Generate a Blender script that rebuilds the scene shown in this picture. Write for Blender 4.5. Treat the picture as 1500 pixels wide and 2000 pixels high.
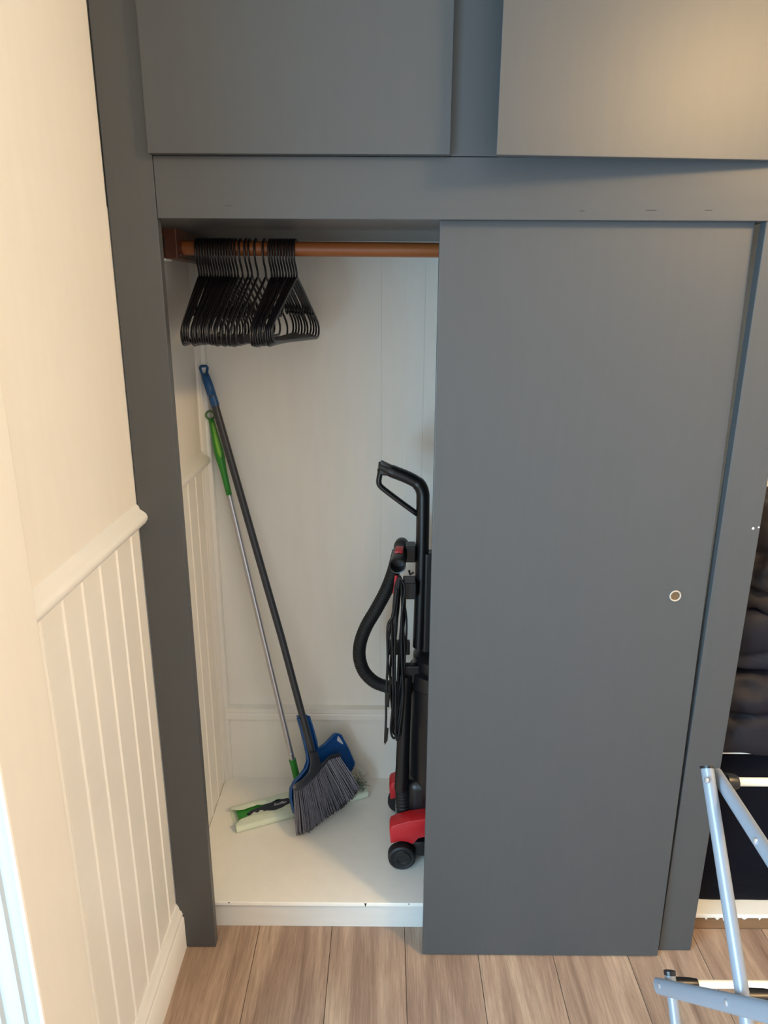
import bpy, bmesh, math, random
from mathutils import Vector, Matrix, noise
from mathutils.bvhtree import BVHTree

for o in list(bpy.data.objects):
    bpy.data.objects.remove(o, do_unlink=True)
S = bpy.context.scene
COL = S.collection
random.seed(7)

# ------------------------------------------------------------------ camera
F_PX = 1386.8
PITCH, YAW, ROLL = 0.2910, -0.0025, 0.0052
CAM = Vector((0.5341, -1.4578, 1.6340))
cp, sp, cy, sy = math.cos(PITCH), math.sin(PITCH), math.cos(YAW), math.sin(YAW)
FW = Vector((sy*cp, cy*cp, -sp))
R0 = Vector((cy, -sy, 0))
U0 = R0.cross(FW)
RT = math.cos(ROLL)*R0 + math.sin(ROLL)*U0
UP = -math.sin(ROLL)*R0 + math.cos(ROLL)*U0
cd = bpy.data.cameras.new('camera')
cam = bpy.data.objects.new('camera', cd)
COL.objects.link(cam)
cam.matrix_world = Matrix(((RT.x, UP.x, -FW.x, CAM.x), (RT.y, UP.y, -FW.y, CAM.y),
                           (RT.z, UP.z, -FW.z, CAM.z), (0, 0, 0, 1)))
cd.sensor_fit = 'VERTICAL'
cd.sensor_height = 36.0
cd.lens = F_PX/2000*36.0
cd.clip_start = 0.02
S.camera = cam

# ------------------------------------------------------------------ light
W = bpy.data.worlds.new('world')
S.world = W
W.use_nodes = True
W.node_tree.nodes['Background'].inputs[0].default_value = (1.0, 0.965, 0.92, 1)
W.node_tree.nodes['Background'].inputs[1].default_value = 1.05

def light(name, kind, loc, power, color, size=0.1, size_y=None, aim=None):
    l = bpy.data.lights.new(name, kind)
    l.energy = power
    l.color = color
    if kind == 'AREA':
        l.size = size
        if size_y:
            l.shape = 'RECTANGLE'
            l.size_y = size_y
    else:
        l.shadow_soft_size = size
    o = bpy.data.objects.new(name, l)
    COL.objects.link(o)
    o.location = loc
    if aim is not None:
        o.rotation_euler = (Vector(aim)-Vector(loc)).to_track_quat('-Z', 'Z').to_euler()
    return o

light('ceiling_lamp_light', 'POINT', (2.05, -1.25, 2.38), 94, (1.0, 0.66, 0.31), 0.13)
light('glazed_door_daylight', 'AREA', (-0.90, -1.90, 1.15), 130, (0.40, 0.73, 1.0), 0.95, 1.8, (1.0, -0.60, 0.70))

vs = S.view_settings
vs.view_transform = 'Standard'
vs.look = 'None'
vs.exposure = 0.0
vs.gamma = 1.0
vs.use_curve_mapping = False

# ------------------------------------------------------------------ helpers
def ray(x, y):
    return FW*F_PX + RT*(x-750) + UP*(1000-y)

def on(x, y, ax, v):                      # where the sight line of a photo pixel meets the plane axis = v
    d = ray(x, y)
    return CAM + d*((v-CAM[ax])/d[ax])

def on_plane(x, y, p, n):
    d = ray(x, y)
    return CAM + d*((Vector(p)-CAM).dot(n)/d.dot(n))

def proj(p):
    d = Vector(p)-CAM
    z = d.dot(FW)
    return 750+F_PX*d.dot(RT)/z, 1000-F_PX*d.dot(UP)/z

def obj(name, bm, m, parent=None, smooth=False, label=None, cat=None, group=None, kind=None):
    me = bpy.data.meshes.new(name)
    bmesh.ops.recalc_face_normals(bm, faces=bm.faces[:])
    bm.to_mesh(me)
    bm.free()
    if smooth:
        me.polygons.foreach_set('use_smooth', [True]*len(me.polygons))
        if smooth != 'all':
            try:
                me.set_sharp_from_angle(angle=math.radians(40))
            except Exception:
                pass
    me.materials.append(m)
    o = bpy.data.objects.new(name, me)
    COL.objects.link(o)
    o.parent = parent
    tag(o, label, cat, group, kind)
    return o

def tag(o, label=None, cat=None, group=None, kind=None):
    if label: o['label'] = label
    if cat: o['category'] = cat
    if group: o['group'] = group
    if kind: o['kind'] = kind
    return o

def thing(name, label, cat, loc=(0, 0, 0), group=None):
    o = bpy.data.objects.new(name, None)
    o.empty_display_size = 0.05
    COL.objects.link(o)
    o.location = loc
    tag(o, label, cat, group)
    return o

def settle(root):                         # parts were built in world coordinates
    inv = Matrix.Translation(root.location).inverted()
    for c in root.children:
        c.matrix_parent_inverse = inv

def box(x0, x1, y0, y1, z0, z1, bev=0.0, bm=None, seg=2):
    own = bm is None
    bm = bm or bmesh.new()
    t = bmesh.new()
    vs_ = [t.verts.new((x, y, z)) for z in (z0, z1) for y in (y0, y1) for x in (x0, x1)]
    for f in ((0, 2, 3, 1), (4, 5, 7, 6), (0, 1, 5, 4), (2, 6, 7, 3), (0, 4, 6, 2), (1, 3, 7, 5)):
        t.faces.new([vs_[i] for i in f])
    if bev:
        bmesh.ops.bevel(t, geom=t.edges[:], offset=bev, segments=seg, affect='EDGES', profile=0.5)
    merge(bm, t)
    return bm

def merge(bm, t):
    me = bpy.data.meshes.new('t')
    t.to_mesh(me)
    t.free()
    bm.from_mesh(me)
    bpy.data.meshes.remove(me)

def prism(pts_a, pts_b, bm=None, bev=0.0):
    """closed polygon pts_a joined to matching polygon pts_b"""
    bm = bm or bmesh.new()
    t = bmesh.new()
    a = [t.verts.new(p) for p in pts_a]
    b = [t.verts.new(p) for p in pts_b]
    n = len(a)
    t.faces.new(a)
    t.faces.new(b[::-1])
    for i in range(n):
        t.faces.new((a[i], b[i], b[(i+1) % n], a[(i+1) % n]))
    if bev:
        bmesh.ops.recalc_face_normals(t, faces=t.faces[:])
        bmesh.ops.bevel(t, geom=t.edges[:], offset=bev, segments=2, affect='EDGES', profile=0.5)
    merge(bm, t)
    return bm

def frames(pts):
    pts = [Vector(p) for p in pts]
    T = []
    for i in range(len(pts)):
        a = pts[max(i-1, 0)]
        b = pts[min(i+1, len(pts)-1)]
        T.append((b-a).normalized())
    up = Vector((0, 0, 1)) if abs(T[0].z) < 0.9 else Vector((0, -1, 0))
    N = [(up-T[0]*up.dot(T[0])).normalized()]
    for i in range(1, len(pts)):
        n = N[-1]-T[i]*N[-1].dot(T[i])
        N.append(n.normalized())
    return pts, T, N

def tube(pts, r, bm=None, n=10, closed=False, oval=1.0, cap=True, ref=None):
    """swept tube; r a number or list; oval scales the binormal"""
    bm = bm or bmesh.new()
    if closed:
        pts = list(pts)+[pts[0], pts[1]]
    P, T, N = frames(pts)
    if ref is not None:
        ref = Vector(ref)
        N = [(ref-t*ref.dot(t)).normalized() for t in T]
    if closed:
        P, T, N = P[:-2], T[:-2], N[:-2]
        T[0] = (P[1]-P[-1]).normalized()
    rings = []
    for i, (p, t, nn) in enumerate(zip(P, T, N)):
        rr = r[i] if isinstance(r, (list, tuple)) else r
        b = t.cross(nn)
        rings.append([bm.verts.new(p+nn*(rr*math.cos(2*math.pi*k/n))+b*(rr*oval*math.sin(2*math.pi*k/n))) for k in range(n)])
    m = len(rings)
    for i in range(m if closed else m-1):
        A, B = rings[i], rings[(i+1) % m]
        for k in range(n):
            bm.faces.new((A[k], A[(k+1) % n], B[(k+1) % n], B[k]))
    if cap and not closed:
        bm.faces.new(rings[0][::-1])
        bm.faces.new(rings[-1])
    return bm

def spline(ctrl, step=8):
    c = [Vector(p) for p in ctrl]
    c = [c[0]*2-c[1]]+c+[c[-1]*2-c[-2]]
    out = []
    for i in range(1, len(c)-2):
        for k in range(step):
            t = k/step
            p0, p1, p2, p3 = c[i-1], c[i], c[i+1], c[i+2]
            out.append(0.5*((2*p1)+(p2-p0)*t+(2*p0-5*p1+4*p2-p3)*t*t+(3*p1-p0-3*p2+p3)*t**3))
    out.append(c[-2])
    return out

def lathe(p0, axis, prof, n=24, bm=None):
    """prof: list of (distance along axis, radius)"""
    axis = Vector(axis).normalized()
    p0 = Vector(p0)
    u = axis.orthogonal().normalized()
    v = axis.cross(u)
    bm = bm or bmesh.new()
    rings = []
    for d, r in prof:
        rings.append([bm.verts.new(p0+axis*d+u*(max(r, 1e-5)*math.cos(2*math.pi*k/n))+v*(max(r, 1e-5)*math.sin(2*math.pi*k/n))) for k in range(n)])
    for A, B in zip(rings, rings[1:]):
        for k in range(n):
            bm.faces.new((A[k], A[(k+1) % n], B[(k+1) % n], B[k]))
    bm.faces.new(rings[0][::-1])
    bm.faces.new(rings[-1])
    return bm

def sweep_y(prof, y0, y1, bm=None):       # (x, z) profile along Y
    return prism([(x, y0, z) for x, z in prof], [(x, y1, z) for x, z in prof], bm)

def sweep_x(prof, x0, x1, bm=None):       # (y, z) profile along X
    return prism([(x0, y, z) for y, z in prof], [(x1, y, z) for y, z in prof], bm)

def sweep_z(prof, z0, z1, bm=None):       # (x, y) profile along Z
    return prism([(x, y, z0) for x, y in prof], [(x, y, z1) for x, y in prof], bm)

# ------------------------------------------------------------------ materials
def srgb(r, g, b):
    f = lambda c: (c/255/12.92) if c/255 <= 0.04045 else ((c/255+0.055)/1.055)**2.4
    return (f(r), f(g), f(b), 1)

def mat(name, col, rough=0.5, metal=0.0, bump=0.0, scale=(30, 30, 30), var=0.0, spec=0.5, detail=4, sheen=0.0):
    m = bpy.data.materials.new(name)
    m.use_nodes = True
    nt = m.node_tree
    b = nt.nodes['Principled BSDF']
    b.inputs['Base Color'].default_value = col
    b.inputs['Roughness'].default_value = rough
    b.inputs['Metallic'].default_value = metal
    b.inputs['Specular IOR Level'].default_value = spec
    if sheen:
        b.inputs['Sheen Weight'].default_value = sheen
    if bump or var:
        tc = nt.nodes.new('ShaderNodeTexCoord')
        mp = nt.nodes.new('ShaderNodeMapping')
        mp.inputs['Scale'].default_value = scale
        nz = nt.nodes.new('ShaderNodeTexNoise')
        nz.inputs['Scale'].default_value = 1.0
        nz.inputs['Detail'].default_value = detail
        nt.links.new(tc.outputs['Object'], mp.inputs[0])
        nt.links.new(mp.outputs[0], nz.inputs['Vector'])
        if bump:
            bp = nt.nodes.new('ShaderNodeBump')
            bp.inputs['Strength'].default_value = bump
            bp.inputs['Distance'].default_value = 0.002
            nt.links.new(nz.outputs['Fac'], bp.inputs['Height'])
            nt.links.new(bp.outputs[0], b.inputs['Normal'])
        if var:
            mx = nt.nodes.new('ShaderNodeMixRGB')
            mx.inputs[1].default_value = tuple(c*(1-var) for c in col[:3])+(1,)
            mx.inputs[2].default_value = tuple(min(1, c*(1+var)) for c in col[:3])+(1,)
            nt.links.new(nz.outputs['Fac'], mx.inputs[0])
            nt.links.new(mx.outputs[0], b.inputs['Base Color'])
    return m

GREY = mat('grey_satin_paint', srgb(70, 72, 74), 0.42, bump=0.10, scale=(60, 60, 7), var=0.05)
GREYR = mat('grey_satin_paint_rail', srgb(70, 72, 74), 0.42, bump=0.10, scale=(7, 60, 60), var=0.05)
WALL = mat('cream_white_wall_paint', srgb(236, 230, 220), 0.5, bump=0.18, scale=(40, 40, 9), var=0.03)
TRIM = mat('white_gloss_trim_paint', srgb(236, 233, 226), 0.32, bump=0.08, scale=(40, 14, 40), var=0.03)
CLOS = mat('white_closet_paint', srgb(241, 238, 230), 0.5, bump=0.12, scale=(30, 30, 6), var=0.04)
PLIN = mat('shaded_white_plinth_paint', srgb(214, 214, 210), 0.5, bump=0.2, scale=(6, 40, 40), var=0.06)  # closet white darkened, the recess shading is put into the colour
CEIL = mat('white_ceiling_paint', srgb(238, 234, 226), 0.8)
RAWW = mat('raw_brown_timber', srgb(128, 98, 70), 0.6, bump=0.3, scale=(6, 60, 60), var=0.25)
BRACK = mat('brown_varnished_timber', srgb(84, 42, 26), 0.4, bump=0.2, scale=(60, 8, 60), var=0.25)
RODM = mat('orange_brown_wood_rod', srgb(150, 86, 44), 0.35, bump=0.1, scale=(5, 90, 90), var=0.22)
BLACKP = mat('black_plastic', srgb(15, 15, 18), 0.36)
HANGM = mat('black_hanger_plastic', srgb(19, 19, 24), 0.3)
BLACKR = mat('black_rubber', srgb(17, 17, 19), 0.55)
DARKM = mat('dark_charcoal_metal', srgb(52, 55, 62), 0.38)
BLUE = mat('blue_plastic', srgb(22, 84, 150), 0.38)
BLUED = mat('blue_grip_plastic', srgb(28, 84, 138), 0.42)
GREEN = mat('green_plastic', srgb(46, 138, 46), 0.4)
GREENL = mat('light_green_rubber', srgb(126, 190, 70), 0.5)
GREENT = mat('dull_green_ring', srgb(84, 122, 70), 0.4)
SILVER = mat('silver_tube', srgb(196, 196, 202), 0.3, metal=0.85)
BRIS = mat('grey_bristle', srgb(126, 126, 138), 0.6, var=0.45, scale=(300, 300, 8))
BRISD = mat('shaded_core_bristle', srgb(44, 44, 52), 0.7, var=0.3, scale=(300, 300, 8))  # inner bristles coloured dark for the shade in the gaps between strands
CLOTH = mat('white_mop_cloth', srgb(214, 224, 204), 0.8, bump=0.3, scale=(90, 90, 90), var=0.04)
NAVY = mat('dark_navy_plastic', srgb(22, 28, 46), 0.45)
RED = mat('red_plastic', srgb(190, 30, 38), 0.4)
GREYP = mat('grey_plastic', srgb(110, 108, 108), 0.5)
LABEL = mat('white_sticker', srgb(222, 222, 222), 0.5)
FLUFF = mat('grey_dust_hair', srgb(168, 162, 146), 0.9)
FLUFFD = mat('dark_green_grey_lint', srgb(112, 122, 110), 0.9)
AIRB = mat('pale_blue_grey_enamel', srgb(134, 140, 150), 0.32, metal=0.2)
RIVET = mat('bright_rivet', srgb(214, 220, 228), 0.25, metal=0.8)
WRODM = mat('white_plastic_rod', srgb(238, 234, 222), 0.4)
JACKB = mat('dark_brown_nylon', srgb(27, 22, 24), 0.6, spec=0.22, bump=0.25, scale=(60, 60, 60), var=0.2)
JACKN = mat('dark_navy_nylon', srgb(23, 24, 34), 0.6, spec=0.22, bump=0.25, scale=(60, 60, 60), var=0.2)
JACKP = mat('dark_plum_nylon', srgb(26, 24, 31), 0.6, spec=0.22, bump=0.25, scale=(60, 60, 60), var=0.2)
BAGM = mat('black_navy_cotton', srgb(12, 13, 22), 0.85, spec=0.1, bump=0.3, scale=(120, 120, 120), var=0.2)
PULLW = mat('bare_wood_in_pull', srgb(96, 74, 50), 0.7, bump=0.4, scale=(200, 200, 200), var=0.4)
RING = mat('pale_metal_ring', srgb(176, 166, 152), 0.4)
GLASSF = mat('white_door_frame_paint', srgb(180, 188, 192), 0.4)
CHIP = mat('dark_paint_chip', srgb(46, 38, 32), 0.8)

def wood_floor():
    m = bpy.data.materials.new('grey_brown_oak_laminate')
    m.use_nodes = True
    nt = m.node_tree
    L = nt.links.new
    b = nt.nodes['Principled BSDF']
    b.inputs['Roughness'].default_value = 0.5
    tc = nt.nodes.new('ShaderNodeTexCoord')
    oi = nt.nodes.new('ShaderNodeObjectInfo')
    ad = nt.nodes.new('ShaderNodeVectorMath'); ad.operation = 'MULTIPLY_ADD'
    ad.inputs[1].default_value = (1, 1, 1)
    cx = nt.nodes.new('ShaderNodeCombineXYZ')
    mu = nt.nodes.new('ShaderNodeMath'); mu.operation = 'MULTIPLY'; mu.inputs[1].default_value = 37.0
    L(oi.outputs['Random'], mu.inputs[0])
    for k in range(3):
        L(mu.outputs[0], cx.inputs[k])
    L(tc.outputs['Object'], ad.inputs[0])
    L(cx.outputs[0], ad.inputs[2])
    def nz(scale, detail, rough=0.6, dist=0.0):
        mp = nt.nodes.new('ShaderNodeMapping'); mp.inputs['Scale'].default_value = scale
        n = nt.nodes.new('ShaderNodeTexNoise'); n.inputs['Scale'].default_value = 1
        n.inputs['Detail'].default_value = detail; n.inputs['Roughness'].default_value = rough
        n.inputs['Distortion'].default_value = dist
        L(ad.outputs[0], mp.inputs[0]); L(mp.outputs[0], n.inputs['Vector'])
        return n
    big = nz((13, 1.3, 1), 6, 0.6, 0.9)
    fine = nz((260, 9, 1), 6, 0.75, 0.6)
    knot = nz((16, 6, 1), 2, 0.4, 0.8)
    cr = nt.nodes.new('ShaderNodeValToRGB')
    e = cr.color_ramp.elements
    e[0].position = 0.30; e[0].color = srgb(128, 105, 91)
    e[1].position = 0.72; e[1].color = srgb(196, 174, 152)
    k1 = cr.color_ramp.elements.new(0.5); k1.color = srgb(163, 139, 121)
    L(big.outputs['Fac'], cr.inputs[0])
    mx = nt.nodes.new('ShaderNodeMixRGB'); mx.blend_type = 'MULTIPLY'; mx.inputs[0].default_value = 0.55
    fr = nt.nodes.new('ShaderNodeValToRGB')
    fr.color_ramp.elements[0].position = 0.36; fr.color_ramp.elements[0].color = (0.50, 0.48, 0.47, 1)
    fr.color_ramp.elements[1].position = 0.6; fr.color_ramp.elements[1].color = (1.12, 1.1, 1.08, 1)
    L(fine.outputs['Fac'], fr.inputs[0])
    L(cr.outputs[0], mx.inputs[1]); L(fr.outputs[0], mx.inputs[2])
    kr = nt.nodes.new('ShaderNodeValToRGB')
    kr.color_ramp.elements[0].position = 0.73; kr.color_ramp.elements[0].color = (1, 1, 1, 1)
    kr.color_ramp.elements[1].position = 0.80; kr.color_ramp.elements[1].color = (0.5, 0.42, 0.36, 1)
    L(knot.outputs['Fac'], kr.inputs[0])
    m2 = nt.nodes.new('ShaderNodeMixRGB'); m2.blend_type = 'MULTIPLY'; m2.inputs[0].default_value = 0.8
    L(mx.outputs[0], m2.inputs[1]); L(kr.outputs[0], m2.inputs[2])
    L(m2.outputs[0], b.inputs['Base Color'])
    bp = nt.nodes.new('ShaderNodeBump'); bp.inputs['Strength'].default_value = 0.15; bp.inputs['Distance'].default_value = 0.001
    L(fine.outputs['Fac'], bp.inputs['Height']); L(bp.outputs[0], b.inputs['Normal'])
    return m
FLOORM = wood_floor()
SEAM = mat('dark_floor_joint', srgb(70, 56, 46), 0.9)

# ------------------------------------------------------------------ setting
ST = 'structure'
XR = 2.90                                  # right end of the room
YF = -2.3                                  # how far the room runs towards the viewer
CZ = 2.46
fl = obj('floor', box(-0.12, XR, YF, 0.64, -0.05, -0.004), SEAM, kind=ST)
xs = [0.0, 0.198, 0.395, 0.592, 0.781, 0.977, 1.169, 1.345, 1.43]
PW = 0.195
edges = [0.002+PW*0.0, 0.198, 0.395, 0.592, 0.7815, 0.976, 1.171, 1.366, 1.561, 1.756, 1.951, 2.146, 2.341, 2.536, 2.731, XR]
for i in range(len(edges)-1):
    a, b = edges[i]+0.0007, edges[i+1]-0.0007
    cut = random.uniform(-1.6, -0.9)
    for (y0, y1) in ((YF, cut-0.0008), (cut+0.0008, 0.07)):
        obj('plank', box(a, b, y0, y1, -0.0045, 0.0, 0.0006, seg=1), FLOORM, fl)

wl = obj('wall_left', box(-0.12, -0.004, -0.655, 0.64, -0.05, CZ), WALL, kind=ST)
# plain plaster above the dado and the tongue and groove boards below it
obj('plaster', box(-0.004, 0.0, -0.655, 0.0, 1.165, CZ), WALL, wl)
obj('plaster', box(-0.004, 0.0, 0.0, 0.59, 1.165, 1.80), WALL, wl)

def bead_board(y0, y1, z0, z1):
    # flat board with a chamfered edge and a small raised bead at its far edge
    x = 0.0
    if y1-y0 < 0.06 and y1 > -0.4:
        return sweep_z([(-0.004, y0+0.0004), (x-0.0022, y0+0.0004), (x, y0+0.003), (x, y1), (-0.004, y1)], z0, z1)
    pr = [(-0.004, y0+0.0004), (x-0.0022, y0+0.0004), (x, y0+0.003), (x, y1-0.0105), (x-0.002, y1-0.0093)]
    for k in range(6):
        a = math.pi*(k/5)
        pr.append((x-0.0016+0.0044*math.sin(a), y1-0.0047-0.0042*math.cos(a)))
    pr += [(-0.004, y1-0.0003)]
    bm = bmesh.new()
    sweep_z(pr, z0, z1, bm)
    return bm
bounds_out = [-0.51, -0.453, -0.373, -0.294, -0.213, -0.128, -0.044, 0.0]
for a, b in zip(bounds_out, bounds_out[1:]):
    obj('board', bead_board(a, b, 0.0, 1.172), TRIM, wl, smooth=True)
bounds_in = [0.005, 0.08, 0.16, 0.24, 0.318, 0.398, 0.478, 0.556, 0.588]
for a, b in zip(bounds_in, bounds_in[1:]):
    obj('board', bead_board(a, b, 0.05, 1.172), TRIM, wl, smooth=True)

dado = [(-0.002, 1.166), (0.010, 1.166), (0.017, 1.170), (0.0215, 1.178), (0.0220, 1.185), (0.0195, 1.191), (0.0150, 1.195), (0.0070, 1.2005), (0.0045, 1.208), (-0.002, 1.213)]
obj('trim_1', sweep_y(dado, -0.510, 0.003), TRIM, smooth=True, kind=ST, label='painted dado rail on the outer wall ending at the grey stile')
obj('trim_2', sweep_y(dado, 0.02, 0.566), TRIM, smooth=True, kind=ST, label='painted dado rail on the side wall inside the closet')
bb = [(-0.003, 0.0), (0.018, 0.0), (0.018, 0.098), (0.014, 0.103), (0.016, 0.110), (0.013, 0.118), (0.008, 0.124), (0.007, 0.132), (0.003, 0.139), (-0.003, 0.140)]
obj('baseboard_left', sweep_y(bb, -0.508, 0.004), TRIM, smooth=True, kind=ST, label='white moulded baseboard under the tongue and groove boards')
# flat door casing and its moulded jamb
obj('trim_3', box(-0.003, 0.025, -0.657, -0.508, 0.0, CZ, 0.004), WALL, kind=ST, label='plain painted casing board beside the glazed door')
jamb = [(0.022, -0.655), (0.017, -0.659), (0.004, -0.661), (0.001, -0.666), (-0.005, -0.668), (-0.023, -0.670), (-0.026, -0.676), (-0.032, -0.678),
        (-0.055, -0.680), (-0.058, -0.687), (-0.12, -0.690), (-0.12, -0.655)]
obj('trim_4', sweep_z(jamb, 0.0, CZ), GLASSF, smooth=True, kind=ST, label='stepped white jamb moulding of the glazed door')
obj('ceiling', box(-0.12, XR, YF, 0.64, CZ, CZ+0.05), CEIL, kind=ST)
wb = obj('wall_back', box(-0.12, XR, 0.587, 0.64, -0.05, CZ), CLOS, kind=ST)
obj('wall_right', box(XR, XR+0.1, YF, 0.64, -0.05, CZ+0.05), WALL, kind=ST)
# board joints on the back wall (slightly proud vertical cover strips)
obj('cover_strip', box(0.470, 0.520, 0.5864, 0.5875, 0.36, 1.789, 0.0008), CLOS, wb)
obj('cover_strip', box(0.588, 0.64, 0.5864, 0.5875, 0.36, 1.789, 0.0008), CLOS, wb)
bbk = [(0.590, 0.088), (0.578, 0.088), (0.578, 0.316), (0.566, 0.318), (0.566, 0.335), (0.569, 0.339), (0.566, 0.343), (0.566, 0.358), (0.588, 0.362), (0.590, 0.362)]
obj('baseboard_back', sweep_x(bbk, 0.016, 1.285), CLOS, kind=ST, label='tall white baseboard with a moulded cap on the closet back wall')
ct = [(-0.002, 0.588), (-0.002, 0.556), (0.006, 0.556), (0.012, 0.565), (0.014, 0.569), (0.024, 0.573), (0.027, 0.580), (0.027, 0.588)]
obj('trim_5', sweep_z(ct, 0.088, 1.789), TRIM, kind=ST, label='white corner strip running up the back corner of the closet')

# ------------------------------------------------------------------ the built-in wardrobe
wr = thing('built_in_wardrobe', 'grey painted built-in wardrobe with sliding door, open closet and cupboards above', 'wardrobe', (0.66, 0, 0))
ZR0, ZR1 = 1.780, 1.889
# stiles
obj('stile', box(0.0028, 0.0947, 0.0, 0.024, 0.001, CZ, 0.0015), GREY, wr)
obj('stile', box(1.2565, 1.3405, 0.0, 0.024, 0.001, ZR0, 0.0015), GREY, wr)
obj('stile', box(2.25, 2.33, 0.0, 0.024, 0.001, ZR0, 0.0015), GREY, wr)
obj('stile', box(0.640, 0.742, 0.001, 0.024, ZR1+0.0012, CZ, 0.001), GREY, wr)
obj('stile', box(1.27, 1.345, 0.001, 0.024, ZR1+0.0012, CZ, 0.001), GREY, wr)
obj('rail', box(0.0955, 2.33, -0.001, 0.021, ZR0, ZR1, 0.0015), GREYR, wr)
for (x_, y_, L_) in ((447, 402, .014), (1137, 412, .010), (1272, 411, .020), (1384, 411, .014)):
    c_ = on(x_, y_, 1, -0.001)
    obj('scratch', box(c_.x-L_/2, c_.x+L_/2, -0.0013, -0.0005, c_.z-0.0005, c_.z+0.0005), CHIP, wr)
for (x_, y_, L_) in ((1471, 1032, .006), (1482, 1030, .004)):
    c_ = on(x_, y_, 1, 0.0)
    obj('paint_chip', lathe((c_.x, 0.0002, c_.z), (0, -1, 0), [(0, L_*.5), (.0004, L_*.45), (.0005, 0)], 9), CLOS, wr)
obj('end_panel', box(2.33, XR-0.001, 0.0, 0.024, 0.001, CZ), GREY, wr)
obj('upper_panel', box(1.346, 2.33, 0.002, 0.02, ZR1+0.0012, CZ), GREY, wr)
# inside
obj('closet_floor', box(0.001, 1.285, 0.060, 0.587, 0.076, 0.088, 0.002), CLOS, wr)
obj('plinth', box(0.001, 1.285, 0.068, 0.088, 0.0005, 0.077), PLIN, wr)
for (x, w, h) in ((0.118, 0.006, 0.004), (0.483, 0.006, 0.012), (0.600, 0.004, 0.004)):
    obj('paint_chip', prism([(x, 0.0596, 0.087), (x+w, 0.0596, 0.087), (x+w*.8, 0.0596, 0.087-h*.5), (x+w*.5, 0.0596, 0.087-h)],
                            [(x, 0.0603, 0.087), (x+w, 0.0603, 0.087), (x+w*.8, 0.0603, 0.087-h*.5), (x+w*.5, 0.0603, 0.087-h)]), CHIP, wr)
obj('closet_ceiling', box(0.001, 2.33, 0.021, 0.587, 1.7835, 1.805), GREY, wr)
obj('partition', box(1.285, 1.305, 0.024, 0.587, 0.001, 1.789), CLOS, wr)
obj('closet_floor', box(1.305, 2.33, 0.066, 0.587, 0.040, 0.052, 0.001), CLOS, wr)
obj('plinth', box(1.305, 2.33, 0.070, 0.09, 0.0005, 0.041), RAWW, wr, label='bare brown wood plinth under the right compartment')
drp = bmesh.new()
x = 1.40
random.seed(3)
while x < 1.8:
    w = random.uniform(0.008, 0.03)
    h = random.uniform(0.004, 0.016)
    sweep = [(x, 0.0688, 0.0415), (x+w, 0.0688, 0.0415), (x+w*0.72, 0.0688, 0.0415-h*0.6), (x+w*0.5, 0.0688, 0.0415-h), (x+w*0.25, 0.0688, 0.0415-h*0.5)]
    prism(sweep, [(a, 0.0704, c) for a, b_, c in sweep], drp)
    x += w+random.uniform(0.0, 0.035)
obj('paint_drips', drp, CLOS, wr, kind='stuff')
obj('end_wall', box(2.33, 2.35, 0.024, 0.587, 0.001, 1.789), CLOS, wr)
obj('shelf', box(1.305, 2.33, 0.070, 0.587, 0.551, 0.567, 0.001), CLOS, wr)

# sliding door: hangs behind the rail, foot kicked slightly out
def tilt_door(x0, x1, z0, z1, y_bot, y_top, th):
    yy = lambda z: y_bot+(y_top-y_bot)*(z-z0)/(z1-z0)
    a = [(x0, yy(z0), z0), (x1, yy(z0), z0), (x1, yy(z1), z1), (x0, yy(z1), z1)]
    return prism(a, [(p[0], p[1]+th, p[2]) for p in a], bev=0.0012)
sd = obj('sliding_door', tilt_door(0.6360, 1.2465, 0.005, 1.787, -0.020, 0.0235, 0.018), GREY, wr)
pc = on(1319, 1164, 1, 0.0035)
ydoor = -0.020+0.0435*(pc.z-0.005)/1.782
pc.y = ydoor
nd = Vector((0, -1, 0.0244)).normalized()
ringb = bmesh.new()
tube([pc+nd*0.0008+Vector((0.0115*math.cos(a), 0, 0.0115*math.sin(a))) for a in [2*math.pi*k/28 for k in range(28)]], 0.0019, ringb, 8, closed=True)
fp = obj('finger_pull', ringb, RING, sd, smooth='all', label='pale ring of the finger pull')
obj('pull_recess', lathe(pc-nd*0.001, nd, [(0, 0.0095), (0.0014, 0.0105), (0.0018, 0.0105), (0.0012, 0.004), (0.0010, 0.0)]), PULLW, sd, smooth=True)
# cupboard doors
obj('cupboard_door', box(0.0925, 0.6490, -0.0195, -0.0005, 1.8892, CZ-0.02, 0.0015), GREY, wr)
HGX, HGY = 1.300, -0.0195                 # hinged on its right edge, the left edge stands out
DLX, DLY = 0.7215, -0.105
zl, zr_ = 1.8740, 1.8815
pa = [(DLX, DLY, zl), (HGX, HGY, zr_), (HGX, HGY, CZ-0.03), (DLX, DLY, CZ-0.03)]
obj('cupboard_door', prism(pa, [(p[0]+0.0027, p[1]+0.0183, p[2]) for p in pa], bev=0.0012), GREY, wr, label='cupboard door standing slightly ajar')
obj('hinge_pin', lathe((0.752, -0.010, 1.8885), (0, 0, 1), [(0, .004), (.006, .004)], 10), RIVET, wr)
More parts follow.
